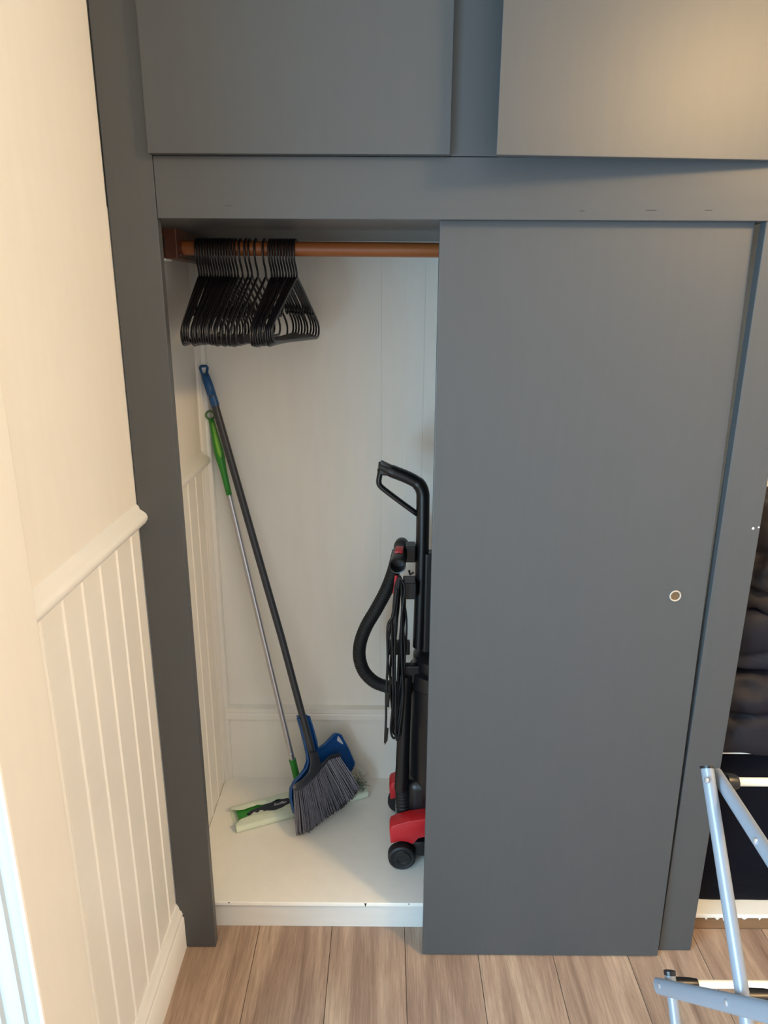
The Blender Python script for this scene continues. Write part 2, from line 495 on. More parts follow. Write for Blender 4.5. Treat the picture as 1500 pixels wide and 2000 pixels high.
# hanging rod and its timber bracket
obj('hanging_rod', tube([(0.050, 0.30, 1.7465), (1.285, 0.30, 1.7420)], 0.0165, n=20), RODM, wr, smooth=True)
br = obj('rod_bracket', box(0.032, 0.060, 0.245, 0.56, 1.720, 1.7885, 0.002), BRACK, wr)
pf = [(0.001, 1.768), (0.031, 1.768), (0.031, 1.7885), (0.001, 1.7885)]
obj('bracket_board_or_shade', sweep_y(pf, 0.250, 0.54), BRACK, br)
pf = [(0.006, 1.730), (0.012, 1.724), (0.031, 1.721), (0.031, 1.744), (0.001, 1.744), (0.001, 1.738)]
obj('bracket_board_or_shade', sweep_y(pf, 0.250, 0.54), BRACK, br)
obj('bracket_board_or_shade', box(0.001, 0.031, 0.275, 0.54, 1.744, 1.768), DARKM, br)  # charcoal block stands in for the shade inside the notch
obj('paint_smear', box(0.003, 0.031, 0.252, 0.30, 1.7165, 1.7215, 0.001), CLOS, br)
obj('screw', lathe((0.0603, 0.268, 1.729), (1, 0, 0), [(-0.001, .0025), (.0006, .0025), (.0009, .001)], 10), RIVET, br)

# ------------------------------------------------------------------ hangers
def hanger_meshes():
    # in the hanger's own plane: y across, z down from the rod's top (0)
    half = 0.203
    c = []
    fr = bmesh.new()
    r = 0.0025
    pts = []
    # neck -> shoulder -> rounded end -> bottom bar -> other end -> neck
    right = [(0.0, -0.086), (0.012, -0.090), (0.06, -0.116), (0.12, -0.149), (0.172, -0.177), (0.192, -0.190), (0.2015, -0.203), (0.2005, -0.216), (0.192, -0.2245), (0.178, -0.2275)]
    right = [(y, z+0.0060) for y, z in right]
    left = [(-y, z) for y, z in right[::-1]]
    loop = right+[(0.09, -0.2215), (0.0, -0.2215), (-0.09, -0.2215)]+left[:-1]
    tube([(0, y, z) for y, z in loop], r, fr, 8, closed=True, oval=1.7, ref=(1, 0, 0))
    # inner strap hooks under each shoulder
    for s in (-1, 1):
        tube([(0, s*0.105, -0.1355), (0, s*0.118, -0.152), (0, s*0.131, -0.166), (0, s*0.139, -0.167), (0, s*0.141, -0.160)], 0.0019, fr, 6, oval=1.4, ref=(1, 0, 0))
    hk = bmesh.new()
    p = [(0, 0.0, -0.082), (0, 0.0005, -0.070), (0, 0.006, -0.058), (0, 0.016, -0.047), (0, 0.0215, -0.034), (0, 0.0225, -0.022)]
    for k in range(0, 9):
        a = math.radians(0+k*22.5)
        p.append((0, 0.0005+0.0215*math.cos(a), -0.018+0.0215*math.sin(a)))
    p.append((0, -0.0215, -0.026))
    p = [(x_, -y, z) for x_, y, z in p]
    tube(p, 0.0025, hk, 8, oval=1.4, ref=(1, 0, 0))
    return fr, hk
frb, hkb = hanger_meshes()
hx = [365, 392, 413, 432, 446, 460, 474, 490, 503, 517, 532, 548, 594, 628, 652, 684, 724, 752, 796, 856, 898, 916, 936, 958, 978, 1000, 1020, 1042, 1062, 1080]
ORD = 'first second third fourth fifth sixth seventh eighth ninth tenth eleventh twelfth thirteenth fourteenth fifteenth sixteenth'.split()
GH = 'black hangers on the closet rod'
proto_fr = proto_hk = None
HXS = [CAM.x+((290+c/3.75)-750)*1.684/F_PX-0.003 for c in hx]
for i in range(len(HXS)-2, -1, -1):        # crowded, but no two in the same place
    HXS[i] = min(HXS[i], HXS[i+1]-0.0064)
for i in range(len(HXS)):
    HXS[i] = max(HXS[i], 0.092 if i == 0 else HXS[i-1]+0.0064)
for i, X in enumerate(HXS):
    if i == 0: lab = 'black plastic coat hanger on the rod right beside the timber bracket'
    elif i == len(hx)-1: lab = 'black plastic coat hanger ending the row beside the bare stretch of rod'
    elif i < 15: lab = ORD[i]+' black plastic coat hanger along the rod from the timber bracket'
    else: lab = ORD[len(hx)-1-i]+' black plastic coat hanger along the rod from the bare stretch'
    zt = 1.7465-0.0045*(X-0.05)/1.235+0.0165
    h = thing('coat_hanger', lab, 'hanger', (X, 0.30, zt-0.0004), GH)
    rz = -math.radians(-1.0+10.0*i/(len(hx)-1))
    h.rotation_euler = (random.uniform(-0.025, 0.025), 0.0, rz)
    if proto_fr is None:
        proto_fr = obj('frame', frb, HANGM, h, smooth='all')
        proto_hk = obj('hook', hkb, HANGM, h, smooth='all')
    else:
        for pr in (proto_fr, proto_hk):
            q = pr.copy()
            COL.objects.link(q)
            q.parent = h

# ------------------------------------------------------------------ mop
M1 = on(448, 968, 1, 0.5466)
M2 = on(572, 1487, 1, 0.462)
md = (M2-M1).normalized()
def mline(ypx):
    lo, hi = -0.6, 1.6
    for _ in range(50):
        t = (lo+hi)/2
        if proj(M1.lerp(M2, t))[1] < ypx: lo = t
        else: hi = t
    return M1.lerp(M2, (lo+hi)/2)
tocam = (CAM-M1)
tocam = (tocam-md*tocam.dot(md)).normalized()
CFZ = 0.088
A0 = on(462, 1628, 2, CFZ); A1 = on(445, 1582, 2, CFZ)
uu = on(725, 1556, 2, CFZ)-A0; uu.z = 0; uu.normalize()
vv = Vector((-uu.y, uu.x, 0))
PL, PV = 0.428, 0.098
mop = thing('floor_mop', 'flat floor mop with green grip and silver pole leaning in the closet corner', 'mop', A0+uu*PL/2+vv*PV/2)
ym = [817, 836, 860, 880, 895, 906, 920, 945, 969]
rm = [.0075, .0085, .0115, .0135, .0135, .0115, .0098, .0088, .0085]
obj('grip', tube([mline(y) for y in ym], [r for r in rm], n=14), GREEN, mop, smooth='all')
yi = [824, 834, 848, 866, 884, 893]
ri = [.003, .0045, .0050, .0068, .0065, .003]
obj('grip_inlay', tube([mline(y)+tocam*(rr-0.0045+0.0015)+Vector((0.0015, 0, 0)) for y, rr in zip(yi, (.0078, .0083, .0095, .0118, .0135, .0130))], ri, n=10), GREENL, mop, smooth='all')
rc = mline(811)
ru = tocam.cross(md).normalized()
obj('hanging_ring', tube([rc+ru*(0.0115*math.cos(a))+md*(0.0115*math.sin(a)) for a in [2*math.pi*k/24 for k in range(24)]], 0.0031, n=8, closed=True), GREENT, mop, smooth='all')
obj('pole', tube([mline(966), mline(1100), mline(1300), mline(1490)], 0.0085, n=16), SILVER, mop, smooth=True)
obj('pole_button', lathe(mline(1470)+tocam*0.007, tocam, [(0, .003), (.003, .003), (.004, .001)], 10), RIVET, mop, smooth=True)
obj('lower_socket', tube([mline(1483), mline(1500), mline(1530)], [.0112, .0108, .0105], n=14), GREEN, mop, smooth=True)
J = A0+uu*(PL*0.52)+vv*(PV*0.55)
J.z = CFZ+0.026
obj('swivel_joint', tube([mline(1528), (mline(1528)+J)/2, J], [.008, .009, .012], n=12), NAVY, mop, smooth=True)
def PP(u, v, z): return A0+uu*u+vv*v+Vector((0, 0, z))
def slab(poly, z0, z1, bev=0.0): return prism([PP(u, v, z0) for u, v in poly], [PP(u, v, z1) for u, v in poly], bev=bev)
obj('base_plate', slab([(0.016, 0.012), (PL-0.016, 0.012), (PL-0.016, PV-0.012), (0.016, PV-0.012)], 0.004, 0.016, 0.003), GREEN, mop)
tp = [(0.042, PV*0.5), (0.055, PV*0.34), (PL*0.3, PV*0.26), (PL*0.5, PV*0.22), (PL*0.7, PV*0.30), (PL-0.045, PV*0.42), (PL-0.045, PV*0.58), (PL*0.7, PV*0.72), (PL*0.5, PV*0.80), (PL*0.3, PV*0.74), (0.06, PV*0.62)]
obj('top_panel', slab(tp, 0.015, 0.021, 0.002), NAVY, mop)
# cloth: sheet under the plate, folded up over both long edges
def cloth():
    bm = bmesh.new()
    nu, nv = 90, 40
    grid = []
    for i in range(nu+1):
        u = PL*i/nu
        row = []
        # how far each flap comes over the top; the cloth ends in ragged points
        near = 0.039+0.006*math.sin(u*31+0.6)+0.003*math.sin(u*83)+0.010*math.exp(-((u-0.075)/0.018)**2)
        far = 0.028+0.003*math.sin(u*27+2)+0.003*math.sin(u*71)
        if u < 0.055: near = 0.018+(near-0.018)*(u/0.055)
        if u < 0.045: far = 0.016+(far-0.016)*(u/0.045)
        for j in range(nv+1):
            t = j/nv
            if t < 0.3:                               # near flap, from its inner edge outwards
                s = 1-t/0.3
                v = near*s
                z = 0.0215+0.0055*math.sin(s*3.1)*0.6+0.0025*noise.noise((u*60, v*60, 1.0))*2*s
            elif t < 0.38:
                s = (t-0.3)/0.08
                v = -0.003*math.sin(s*math.pi)
                z = 0.0215*(1-s)+0.0004
            elif t < 0.62:
                v = PV*(t-0.38)/0.24
                z = 0.0004
            elif t < 0.70:
                s = (t-0.62)/0.08
                v = PV+0.003*math.sin(s*math.pi)
                z = 0.0004+0.0211*s
            else:
                s = (t-0.70)/0.30
                v = PV-far*s
                z = 0.0215+0.0022*math.sin(s*3.1)+0.002*noise.noise((u*60, v*60, 4.0))*2*s
            row.append(bm.verts.new(PP(u, v, z)))
        grid.append(row)
    for i in range(nu):
        for j in range(nv):
            bm.faces.new((grid[i][j], grid[i+1][j], grid[i+1][j+1], grid[i][j+1]))
    return bm
ccl = obj('cleaning_cloth', cloth(), CLOTH, mop, smooth='all')
sol = ccl.modifiers.new('thickness', 'SOLIDIFY'); sol.thickness = 0.0008
fc = bpy.data.curves.new('brand_lettering', 'FONT')
fc.body = 'Swiffer'
fc.size = 0.015
fc.shear = 0.25
fc.extrude = 0.0002
fc.align_x = 'CENTER'; fc.align_y = 'CENTER'
fo = bpy.data.objects.new('t', fc)
COL.objects.link(fo)
bpy.context.view_layer.update()
me = bpy.data.meshes.new_from_object(fo.evaluated_get(bpy.context.evaluated_depsgraph_get()))
bpy.data.objects.remove(fo, do_unlink=True)
me.materials.clear(); me.materials.append(LABEL)
lt = bpy.data.objects.new('lettering', me)
COL.objects.link(lt)
lt.parent = mop
cL = PP(0.150, PV*0.56, 0.0216)
lt.matrix_world = Matrix(((uu.x, vv.x, 0, cL.x), (uu.y, vv.y, 0, cL.y), (0, 0, 1, cL.z), (0, 0, 0, 1)))
lt.matrix_local = lt.matrix_world
settle(mop)

# ------------------------------------------------------------------ broom and dustpan
B0 = on(578, 1635, 2, CFZ+0.002)
B1 = on(700, 1570, 2, CFZ+0.002)
TT = on(396, 722, 1, 0.5618)
e_ = (B1-B0).normalized()
nrm = e_.cross(TT-B0).normalized()
if nrm.y > 0: nrm = -nrm                   # towards the viewer
wup = nrm.cross(e_).normalized()
if wup.z < 0: wup = -wup
def BP(x, y, off=0.0): return on_plane(x, y, B0+nrm*off, nrm)
broom = thing('broom', 'upright broom with blue grip, charcoal pole and grey bristles in a blue dustpan', 'broom', (B0+B1)/2)
pd = (BP(612, 1478)-BP(425, 786)).normalized()
pole = [BP(412, 764), BP(417.5, 783), BP(477, 990), BP(551, 1249), BP(613, 1482)]
obj('pole', tube(pole, 0.0108, n=16), DARKM, broom, smooth=True)
obj('grip', tube([BP(400.5, 730), BP(403, 739), BP(409, 757), BP(414, 772)], [.0100, .0118, .0128, .0125], n=16), BLUED, broom, smooth='all')
obj('grip_collar', tube([BP(414.6, 774), BP(415.8, 777), BP(421, 793)], [.0118, .0122, .0118], n=16), BLUED, broom, smooth=True)
lp = [BP(391, 719), BP(393, 715.5), BP(403, 715), BP(405.5, 718), BP(404, 729), BP(401, 736), BP(397, 734), BP(394, 728)]
obj('hanging_loop', tube(lp, 0.0036, n=8, closed=True, ref=nrm), BLUED, broom, smooth='all')
hp = [(604, 1470), (620, 1468), (627, 1490), (625, 1508), (612, 1522), (596, 1537), (580, 1546), (571, 1540), (572, 1533), (588, 1524), (602, 1509), (606, 1492)]
obj('head', prism([BP(x_, y_, 0.019) for x_, y_ in hp], [BP(x_, y_, -0.016) for x_, y_ in hp], bev=0.004), DARKM, broom, smooth=True)
hb_ = [(622, 1497), (645, 1474), (664, 1470), (666, 1481), (646, 1488), (626, 1508)]
obj('head_bar', prism([BP(x_, y_, 0.010) for x_, y_ in hb_], [BP(x_, y_, -0.012) for x_, y_ in hb_], bev=0.003), DARKM, broom, smooth=True)
obj('head_tip', lathe(BP(575, 1537, 0.0185), nrm, [(0, .005), (.0015, .0045), (.002, .001)], 12), GREYP, broom, smooth=True)
def pl(pts, t):
    seg = [((Vector(b)-Vector(a)).length) for a, b in zip(pts, pts[1:])]
    d = t*sum(seg)
    for (a, b), s in zip(zip(pts, pts[1:]), seg):
        if d <= s: return Vector(a).lerp(Vector(b), d/s)
        d -= s
    return Vector(pts[-1])
top = [(574, 1540), (594, 1534), (622, 1509), (643, 1484), (663, 1478)]
bot = [(579, 1634), (603, 1627), (643, 1596), (672, 1577), (694, 1557), (702, 1538)]
random.seed(11)
for mm, NB, rows, rad in ((BRISD, 40, (-0.013, -0.006, 0.002, 0.009), 0.0019), (BRIS, 34, (0.010, 0.017, 0.021), 0.0015)):
    bri = bmesh.new()
    for k in range(NB):
        t = k/(NB-1)
        for off in rows:
            for s_ in range(4 if mm is BRISD else 2):
                tj = min(1, max(0, t+random.uniform(-0.007, 0.007)))
                a = pl(top, tj)
                tb = min(1, max(0, tj+random.uniform(-0.022, 0.022)))
                b = pl(bot, tb)
                ob = max(off*1.35+random.uniform(-0.006, 0.006), -0.0130)
                p0 = BP(a.x, a.y, off*0.75)
                q = Vector((a.x, a.y)).lerp(Vector((b.x, b.y)), random.uniform(0.90, 1.0))
                p2 = BP(q.x, q.y, ob)
                p2.z = max(p2.z, CFZ+0.0003)
                mid = p0.lerp(p2, 0.55)+nrm*random.uniform(-0.003, 0.004)+e_*random.uniform(-0.002, 0.002)
                tube([p0, mid, p2], [rad, rad*0.85, rad*0.5], bri, 3)
    obj('bristles', bri, mm, broom, smooth=False, kind='stuff')
lint = bmesh.new()
for k in range(34):
    c = BP(random.uniform(690, 712), random.uniform(1500, 1545), random.uniform(-0.01, 0.01))
    pts = [c+Vector((random.gauss(0, .009), random.gauss(0, .006), random.gauss(0, .009))) for _ in range(4)]
    for q in pts: q.z = max(q.z, CFZ+0.004)
    tube(spline(pts, 5), random.choice((0.0005, 0.0006, 0.0010)), lint, 4)
obj('lint', lint, FLUFF, broom, kind='stuff', label='tangle of grey dust and hair caught in the bristles')
lint = bmesh.new()
for k in range(40):
    c = BP(random.gauss(700, 5), random.gauss(1533, 4), random.uniform(-0.008, 0.012))
    pts = [c+Vector((random.gauss(0, .006), random.gauss(0, .005), random.gauss(0, .005))) for _ in range(4)]
    for q in pts: q.z = max(q.z, CFZ+0.004)
    tube(spline(pts, 4), 0.0014, lint, 4)
obj('lint', lint, FLUFFD, broom, kind='stuff')
settle(broom)

pan = thing('dustpan', 'blue plastic dustpan clipped to the broom pole behind the bristles', 'dustpan', BP(630, 1540, -0.02))
OFF = -0.028
po = [(600, 1480), (617, 1462), (630, 1457), (652, 1434), (657, 1432), (663, 1434), (678, 1462), (690, 1489), (689, 1497), (684, 1508), (650, 1535), (612, 1572), (573, 1586), (567, 1565), (566, 1546), (571, 1530), (588, 1514)]
obj('pan', prism([BP(x_, y_, OFF) for x_, y_ in po], [BP(x_, y_, OFF-0.004) for x_, y_ in po]), BLUE, pan)
# raised rim up the left side and along the top
def wall_strip(pts, o0, o1, th):
    bm = bmesh.new()
    P = [BP(x_, y_, OFF) for x_, y_ in pts]
    rows = []
    for i, p in enumerate(P):
        t = (P[min(i+1, len(P)-1)]-P[max(i-1, 0)]).normalized()
        s = t.cross(nrm).normalized()
        h = o1[i] if isinstance(o1, (list, tuple)) else o1
        rows.append([bm.verts.new(p+nrm*o0-s*th), bm.verts.new(p+nrm*h-s*th), bm.verts.new(p+nrm*h+s*th), bm.verts.new(p+nrm*o0+s*th)])
    for A, B in zip(rows, rows[1:]):
        for k in range(4):
            bm.faces.new((A[k], A[(k+1) % 4], B[(k+1) % 4], B[k]))
    bm.faces.new(rows[0]); bm.faces.new(rows[-1][::-1])
    return bm
rl = [(581, 1402), (588, 1427), (594, 1452), (599, 1474), (600, 1488), (596, 1500), (586, 1513), (574, 1526), (567, 1540), (566, 1556), (569, 1572), (573, 1588)]
obj('rim', wall_strip(rl, -0.004, [.010, .011, .011, .011, .011, .011, .011, .011, .011, .011, .011, .008], 0.0016), BLUE, pan, smooth='all')
rr_ = [(602, 1398), (608, 1424), (614, 1448), (617, 1461), (624, 1460), (634, 1453), (652, 1434), (657, 1432), (663, 1434), (678, 1462), (690, 1489), (689, 1498), (684, 1507)]
obj('rim', wall_strip(rr_, -0.004, [.008, .016, .016, .012, .010, .010, .010, .010, .010, .009, .008, .006, .003], 0.0016), BLUE, pan, smooth='all')
ch = [(580, 1402), (586, 1396), (596, 1394), (602, 1398), (609, 1428), (617, 1463), (600, 1482), (590, 1434)]
obj('handle_channel', prism([BP(x_, y_, OFF+0.002) for x_, y_ in ch], [BP(x_, y_, OFF-0.003) for x_, y_ in ch]), BLUE, pan)
cpx = BP(590, 1402)
ce = (BP(594, 1418)-cpx).normalized()
cs = ce.cross(nrm).normalized()
pc_ = [cpx-nrm*(0.0118*math.cos(a))+cs*(0.0118*math.sin(a)) for a in [math.radians(-115+230*k/18) for k in range(19)]]
clip = tube(pc_, 0.0018, n=8, oval=2.4, ref=nrm)
tube([cpx-nrm*0.0112, cpx-nrm*0.0285], 0.0035, clip, 10)
obj('pole_clip', clip, BLUE, pan, smooth='all')
stk = [(660, 1437), (663, 1440), (670, 1451), (670, 1454), (663, 1450), (658, 1446)]
obj('sticker', prism([BP(x_, y_, OFF+0.0007) for x_, y_ in stk], [BP(x_, y_, OFF) for x_, y_ in stk]), LABEL, pan)
settle(pan)

# ------------------------------------------------------------------ vacuum cleaner
vac = thing('vacuum_cleaner', 'black upright vacuum cleaner with red wheel covers half behind the sliding door', 'vacuum', (0.68, 0.30, CFZ))
VY = 0.30
def V(x, y, Y=VY): return on(x, y, 1, Y)
hb = bmesh.new()
hpth = spline([V(741, 909), V(765, 920), V(795, 932), V(816, 944), V(825, 960), V(826, 985), V(825, 1060), V(822, 1160), V(818, 1262)], 6)
tube(hpth, [0.0175]*6+[0.019]*12+[0.0205]*200, hb, 14, oval=0.85, ref=(0, 1, 0))
obj('handle', hb, BLACKP, vac, smooth=True)
obj('handle_loop', tube(spline([V(745, 903), V(743, 920), V(740, 938), V(741, 946), V(748, 954), V(778, 977), V(815, 1004)], 5), 0.0072, n=10, oval=1.3, ref=(1, 0, 0.4)), BLACKP, vac, smooth='all')
obj('handle_cheek', prism([V(743, 899, VY-.015), V(768, 911, VY-.015), V(766, 930, VY-.015), V(741, 928, VY-.015)],
                          [V(743, 899, VY+.015), V(768, 911, VY+.015), V(766, 930, VY+.015), V(741, 928, VY+.015)], bev=0.003), BLACKP, vac, smooth=True)
bk = on(838, 1090, 1, VY)
obj('back_spine', box(bk.x-0.012, bk.x+0.03, VY-0.022, VY+0.022, 0.70, 1.0, 0.006), BLACKP, vac)
# hose end held in a clip
c0, c1 = V(785, 1062, 0.365), V(776, 1106, 0.215)
ca = (c1-c0).normalized()
L0 = (c1-c0).length
cuff = obj('hose_cuff', lathe(c0, ca, [(-0.006, .012), (0, .0185), (0.012, .0200), (0.03, .0200), (0.032, .0185), (L0*0.55, .0195), (L0*0.8, .0200), (L0-0.002, .0212), (L0, .0205), (L0-0.001, .0175), (L0-0.035, .0170), (L0-0.036, 0.0)], 26), BLACKP, vac, smooth=True)
cu = (Vector((0, 0, 1))-ca*ca.z).normalized()
bt = c0.lerp(c1, 0.60)+cu*0.0175
bxm = bmesh.new()
t_ = box(-0.0105, 0.0105, -0.021, 0.019, -0.004, 0.0055, 0.003)
sd_ = ca.cross(cu)
t_.transform(Matrix(((sd_.x, ca.x, cu.x, bt.x), (sd_.y, ca.y, cu.y, bt.y), (sd_.z, ca.z, cu.z, bt.z), (0, 0, 0, 1))))
obj('release_button', t_, RED, cuff, smooth=True, label='red release button')
q0, q1 = V(792, 1064), V(812, 1095)
obj('hose_clip', box(q0.x, q1.x, VY-0.018, VY+0.03, q1.z, q0.z, 0.004), BLACKP, vac)
hp_ = [(779, 1078, .33), (768, 1118, .335), (755, 1152, .34), (736, 1188, .345), (716, 1222, .35), (704, 1254, .35), (702, 1284, .35), (711, 1311, .345), (729, 1330, .34), (752, 1340, .335), (785, 1345, .32), (815, 1347, .30)]
hs = spline([V(*q) for q in hp_], 34)
obj('hose', tube(hs, [0.0178+0.0009*(1 if i % 4 < 2 else -1) for i in range(len(hs))], n=14), BLACKR, vac, smooth=True)
obj('red_strap', tube([V(774, 1124, .27), V(772, 1145, .27), V(770, 1160, .275)], 0.0028, n=8, oval=1.5), RED, vac, smooth=True)
# power cord hanging in long loops between two hooks
q0, q1 = V(788, 1136, .27), V(812, 1158)
obj('cord_hook', box(q0.x, q1.x, 0.255, 0.315, q1.z, q0.z, 0.003), BLACKP, vac)
obj('cord_hook', tube([V(808, 1118, .28), V(801, 1122, .28), V(799, 1114, .28)], 0.003, n=8), BLACKP, vac, smooth=True)
q0, q1 = V(757, 1253, .29), V(800, 1275)
obj('cord_hook', box(q0.x, q1.x, 0.285, 0.305, q1.z, q0.z, 0.003), BLACKP, vac)
cord = bmesh.new()
random.seed(5)
for k in range(8):
    yy_ = 0.235+0.008*k
    xl = [776+random.uniform(-5, 6), 768+random.uniform(-6, 8), 765+random.uniform(-8, 10), 764+random.uniform(-5, 10), 768+random.uniform(-5, 8)]
    xr = [786+random.uniform(-4, 5), 789+random.uniform(-5, 5), 786+random.uniform(-8, 6), 783+random.uniform(-8, 5), 778+random.uniform(-3, 5)]
    yb = 1440+random.uniform(-14, 6)
    ctrl = [V(781, 1128+random.uniform(-4, 6), yy_), V(xl[0], 1150, yy_), V(xl[1], 1215, yy_), V(xl[2], 1290, yy_), V(xl[3], 1365, yy_), V(xl[4], yb-18, yy_), V((xl[4]+xr[4])/2, yb, yy_),
            V(xr[4], yb-18, yy_), V(xr[3], 1360, yy_), V(xr[2], 1285, yy_), V(xr[1], 1210, yy_), V(xr[0], 1150, yy_), V(782, 1128, yy_)]
    tube(spline(ctrl, 5), 0.0033, cord, 6)
ctrl = [V(775, 1150, .23), V(768, 1200, .23), V(757, 1225, .23), V(757, 1290, .23), V(754, 1360, .23), V(754, 1400, .23), V(752, 1450, .23)]
tube(spline(ctrl, 6), 0.0036, cord, 6)
obj('power_cord', cord, BLACKR, vac, smooth='all')
obj('cord_plug', prism([V(754, 1352, .225), V(762, 1356, .225), V(760, 1382, .225), V(753, 1380, .225)], [V(754, 1352, .242), V(762, 1356, .242), V(760, 1382, .242), V(753, 1380, .242)], bev=0.002), BLACKP, vac)
obj('cord_plug', prism([V(753, 1420, .225), V(759, 1422, .225), V(757, 1446, .225), V(751, 1456, .225)], [V(753, 1420, .238), V(759, 1422, .238), V(757, 1446, .238), V(751, 1456, .238)], bev=0.0015), BLACKP, vac)
# body
zb = V(800, 1325).z
zt_ = V(800, 1268).z
obj('lid', lathe((0.688, VY, V(800, 1330).z), (0, 0, 1), [(0, .084), (0.006, .089), (0.045, .087), (0.05, .075), (0.055, .078), (0.085, .076), (0.10, .055), (0.105, .0)], 32), BLACKP, vac, smooth=True)
obj('dust_cup', lathe((0.688, VY, 0.19), (0, 0, 1), [(0, .070), (0.01, .079), (V(800, 1330).z-0.19, .083)], 32), BLACKP, vac, smooth=True)
obj('cup_latch', box(V(787, 1300).x, V(787, 1300).x+0.05, VY-0.045, VY-0.02, V(800, 1330, .27).z, V(800, 1296, .27).z, 0.005), BLACKP, vac)
tubeb = bmesh.new()
tube([V(793, 1318, .26), V(789, 1420, .26), V(786, 1500, .26), V(784, 1540, .26)], [.0175, .0178, .0195, .0200], tubeb, 16)
obj('wand_tube', tubeb, BLACKP, vac, smooth=True)
bel = spline([V(785, 1535, .26), V(787, 1570, .26), V(791, 1612, .26)], 22)
obj('bellows', tube(bel, [0.0190+0.0014*(1 if i % 4 < 2 else -1) for i in range(len(bel))], n=16), BLACKR, vac, smooth=True)
obj('motor_housing', box(0.600, 0.80, 0.235, 0.375, 0.125, 0.33, 0.025, seg=4), BLACKP, vac, smooth=True)
obj('floor_head', box(0.70, 0.985, 0.15, 0.45, CFZ+0.008, CFZ+0.075, 0.018, seg=4), BLACKP, vac, smooth=True)
obj('foot_pedal', box(V(772, 1568, .37).x, 0.60, 0.355, 0.38, 0.125, 0.165, 0.003), GREYP, vac)
def cover(Y0, Y1):
    o = [(760.5, 1622), (763, 1615), (775, 1610), (800, 1603), (830, 1599), (860, 1598), (860, 1632), (830, 1635), (818, 1637), (806, 1649), (794, 1644), (782, 1643), (772, 1645), (763, 1648)]
    P = [V(x_, y_, 0.19) for x_, y_ in o]
    return prism([(p.x, Y0, p.z) for p in P], [(p.x, Y1, p.z) for p in P], bev=0.004)
obj('wheel_cover', cover(0.188, 0.235), RED, vac, smooth=True, label='red wheel cover')
obj('wheel_cover', cover(0.372, 0.425), RED, vac, smooth=True, label='red wheel cover')
WX = V(785, 1668, .18).x
for ya, d in ((0.172, 1), (0.436, -1)):
    obj('wheel', lathe((WX, ya, CFZ+0.0395), (0, d, 0), [(0.002, 0.0), (0.002, .013), (0.0, .015), (0.0, .024), (0.003, .0265), (0.001, .033), (0.004, .038), (0.012, .0395), (0.026, .0395), (0.030, .036), (0.030, 0)], 36), BLACKR, vac, smooth=True)
obj('wheel_arm', box(WX-0.01, 0.72, 0.200, 0.412, CFZ+0.022, CFZ+0.075, 0.01), BLACKP, vac, smooth=True)
settle(vac)

# ------------------------------------------------------------------ right compartment
def cushion(x0, x1, y0, y1, z0, z1, seed, amp, fr, creases=(), e=0.40, sink=0.06, under=None):
    """soft folded cloth block: rounded box with billows and pulled-in creases"""
    bm = bmesh.new()
    bmesh.ops.create_cube(bm, size=2.0)
    bmesh.ops.subdivide_edges(bm, edges=bm.edges[:], cuts=27, use_grid_fill=True)
    c = Vector(((x0+x1)/2, (y0+y1)/2, (z0-sink+z1)/2))
    h = Vector(((x1-x0)/2, (y1-y0)/2, (z1-z0+sink)/2))
    for v in bm.verts:
        p = v.co.copy()
        m = max(abs(p.x), abs(p.y), abs(p.z))
        n = p.normalized()
        k = (abs(n.x)**(2/e)+abs(n.y)**(2/e)+abs(n.z)**(2/e))**(-e/2)
        q = n*k
        w = Vector((c.x+q.x*h.x, c.y+q.y*h.y, c.z+q.z*h.z))
        d = amp*noise.noise(Vector((w.x*fr[0]+seed, w.y*fr[1], w.z*fr[2])))+amp*0.5*noise.noise(Vector((w.x*fr[0]*2.3, w.y*2*fr[1]+seed, w.z*fr[2]*2.2)))
        for (a, b, wd, dp) in creases:
            a_, b_ = Vector(a), Vector(b)
            t = max(0, min(1, (w-a_).dot(b_-a_)/(b_-a_).length_squared))
            dist = (w-a_.lerp(b_, t)).length
            d -= dp*math.exp(-(dist/wd)**2)
        w += n*d
        w.z = max(w.z, z0)
        w.x = max(w.x, 1.307)
        w.y = min(max(w.y, y0-0.012), 0.585)
        if under is not None:
            hit = under.ray_cast(Vector((w.x, w.y, 3.0)), Vector((0, 0, -1)))
            if hit[0] is not None:
                w.z = max(w.z, hit[0].z-0.0008)
        v.co = w
    return bm
SZ = 0.567
def top_of(o): return BVHTree.FromPolygons([v.co.copy() for v in o.data.vertices], [tuple(p.vertices) for p in o.data.polygons])
GJ = 'folded jackets on the closet shelf'
f_ = lambda x_, y_, Y: tuple(on(x_, y_, 1, Y))
jk1 = obj('folded_jacket', cushion(1.309, 1.86, 0.047, 0.46, SZ, 0.800, 1.0, 0.024, (7, 5, 11),
    [(f_(1425, 1405, .06), f_(1500, 1398, .06), 0.014, 0.045), (f_(1440, 1380, .06), f_(1458, 1408, .06), 0.008, 0.018), (f_(1450, 1335, .06), f_(1484, 1378, .06), 0.007, 0.010), (f_(1425, 1435, .06), f_(1458, 1408, .06), 0.007, 0.012)]),
    JACKP, smooth='all', label='dark plum puffer jacket, lowest of the folded pile on the shelf', cat='jacket', group=GJ)
jk2 = obj('folded_jacket', cushion(1.309, 1.85, 0.065, 0.46, 0.790, 0.945, 4.0, 0.014, (6, 5, 9),
    [(f_(1440, 1290, .07), f_(1500, 1275, .07), 0.010, 0.014)], under=top_of(jk1)),
    JACKN, smooth='all', label='dark navy jacket, middle of the folded pile on the shelf', cat='jacket', group=GJ)
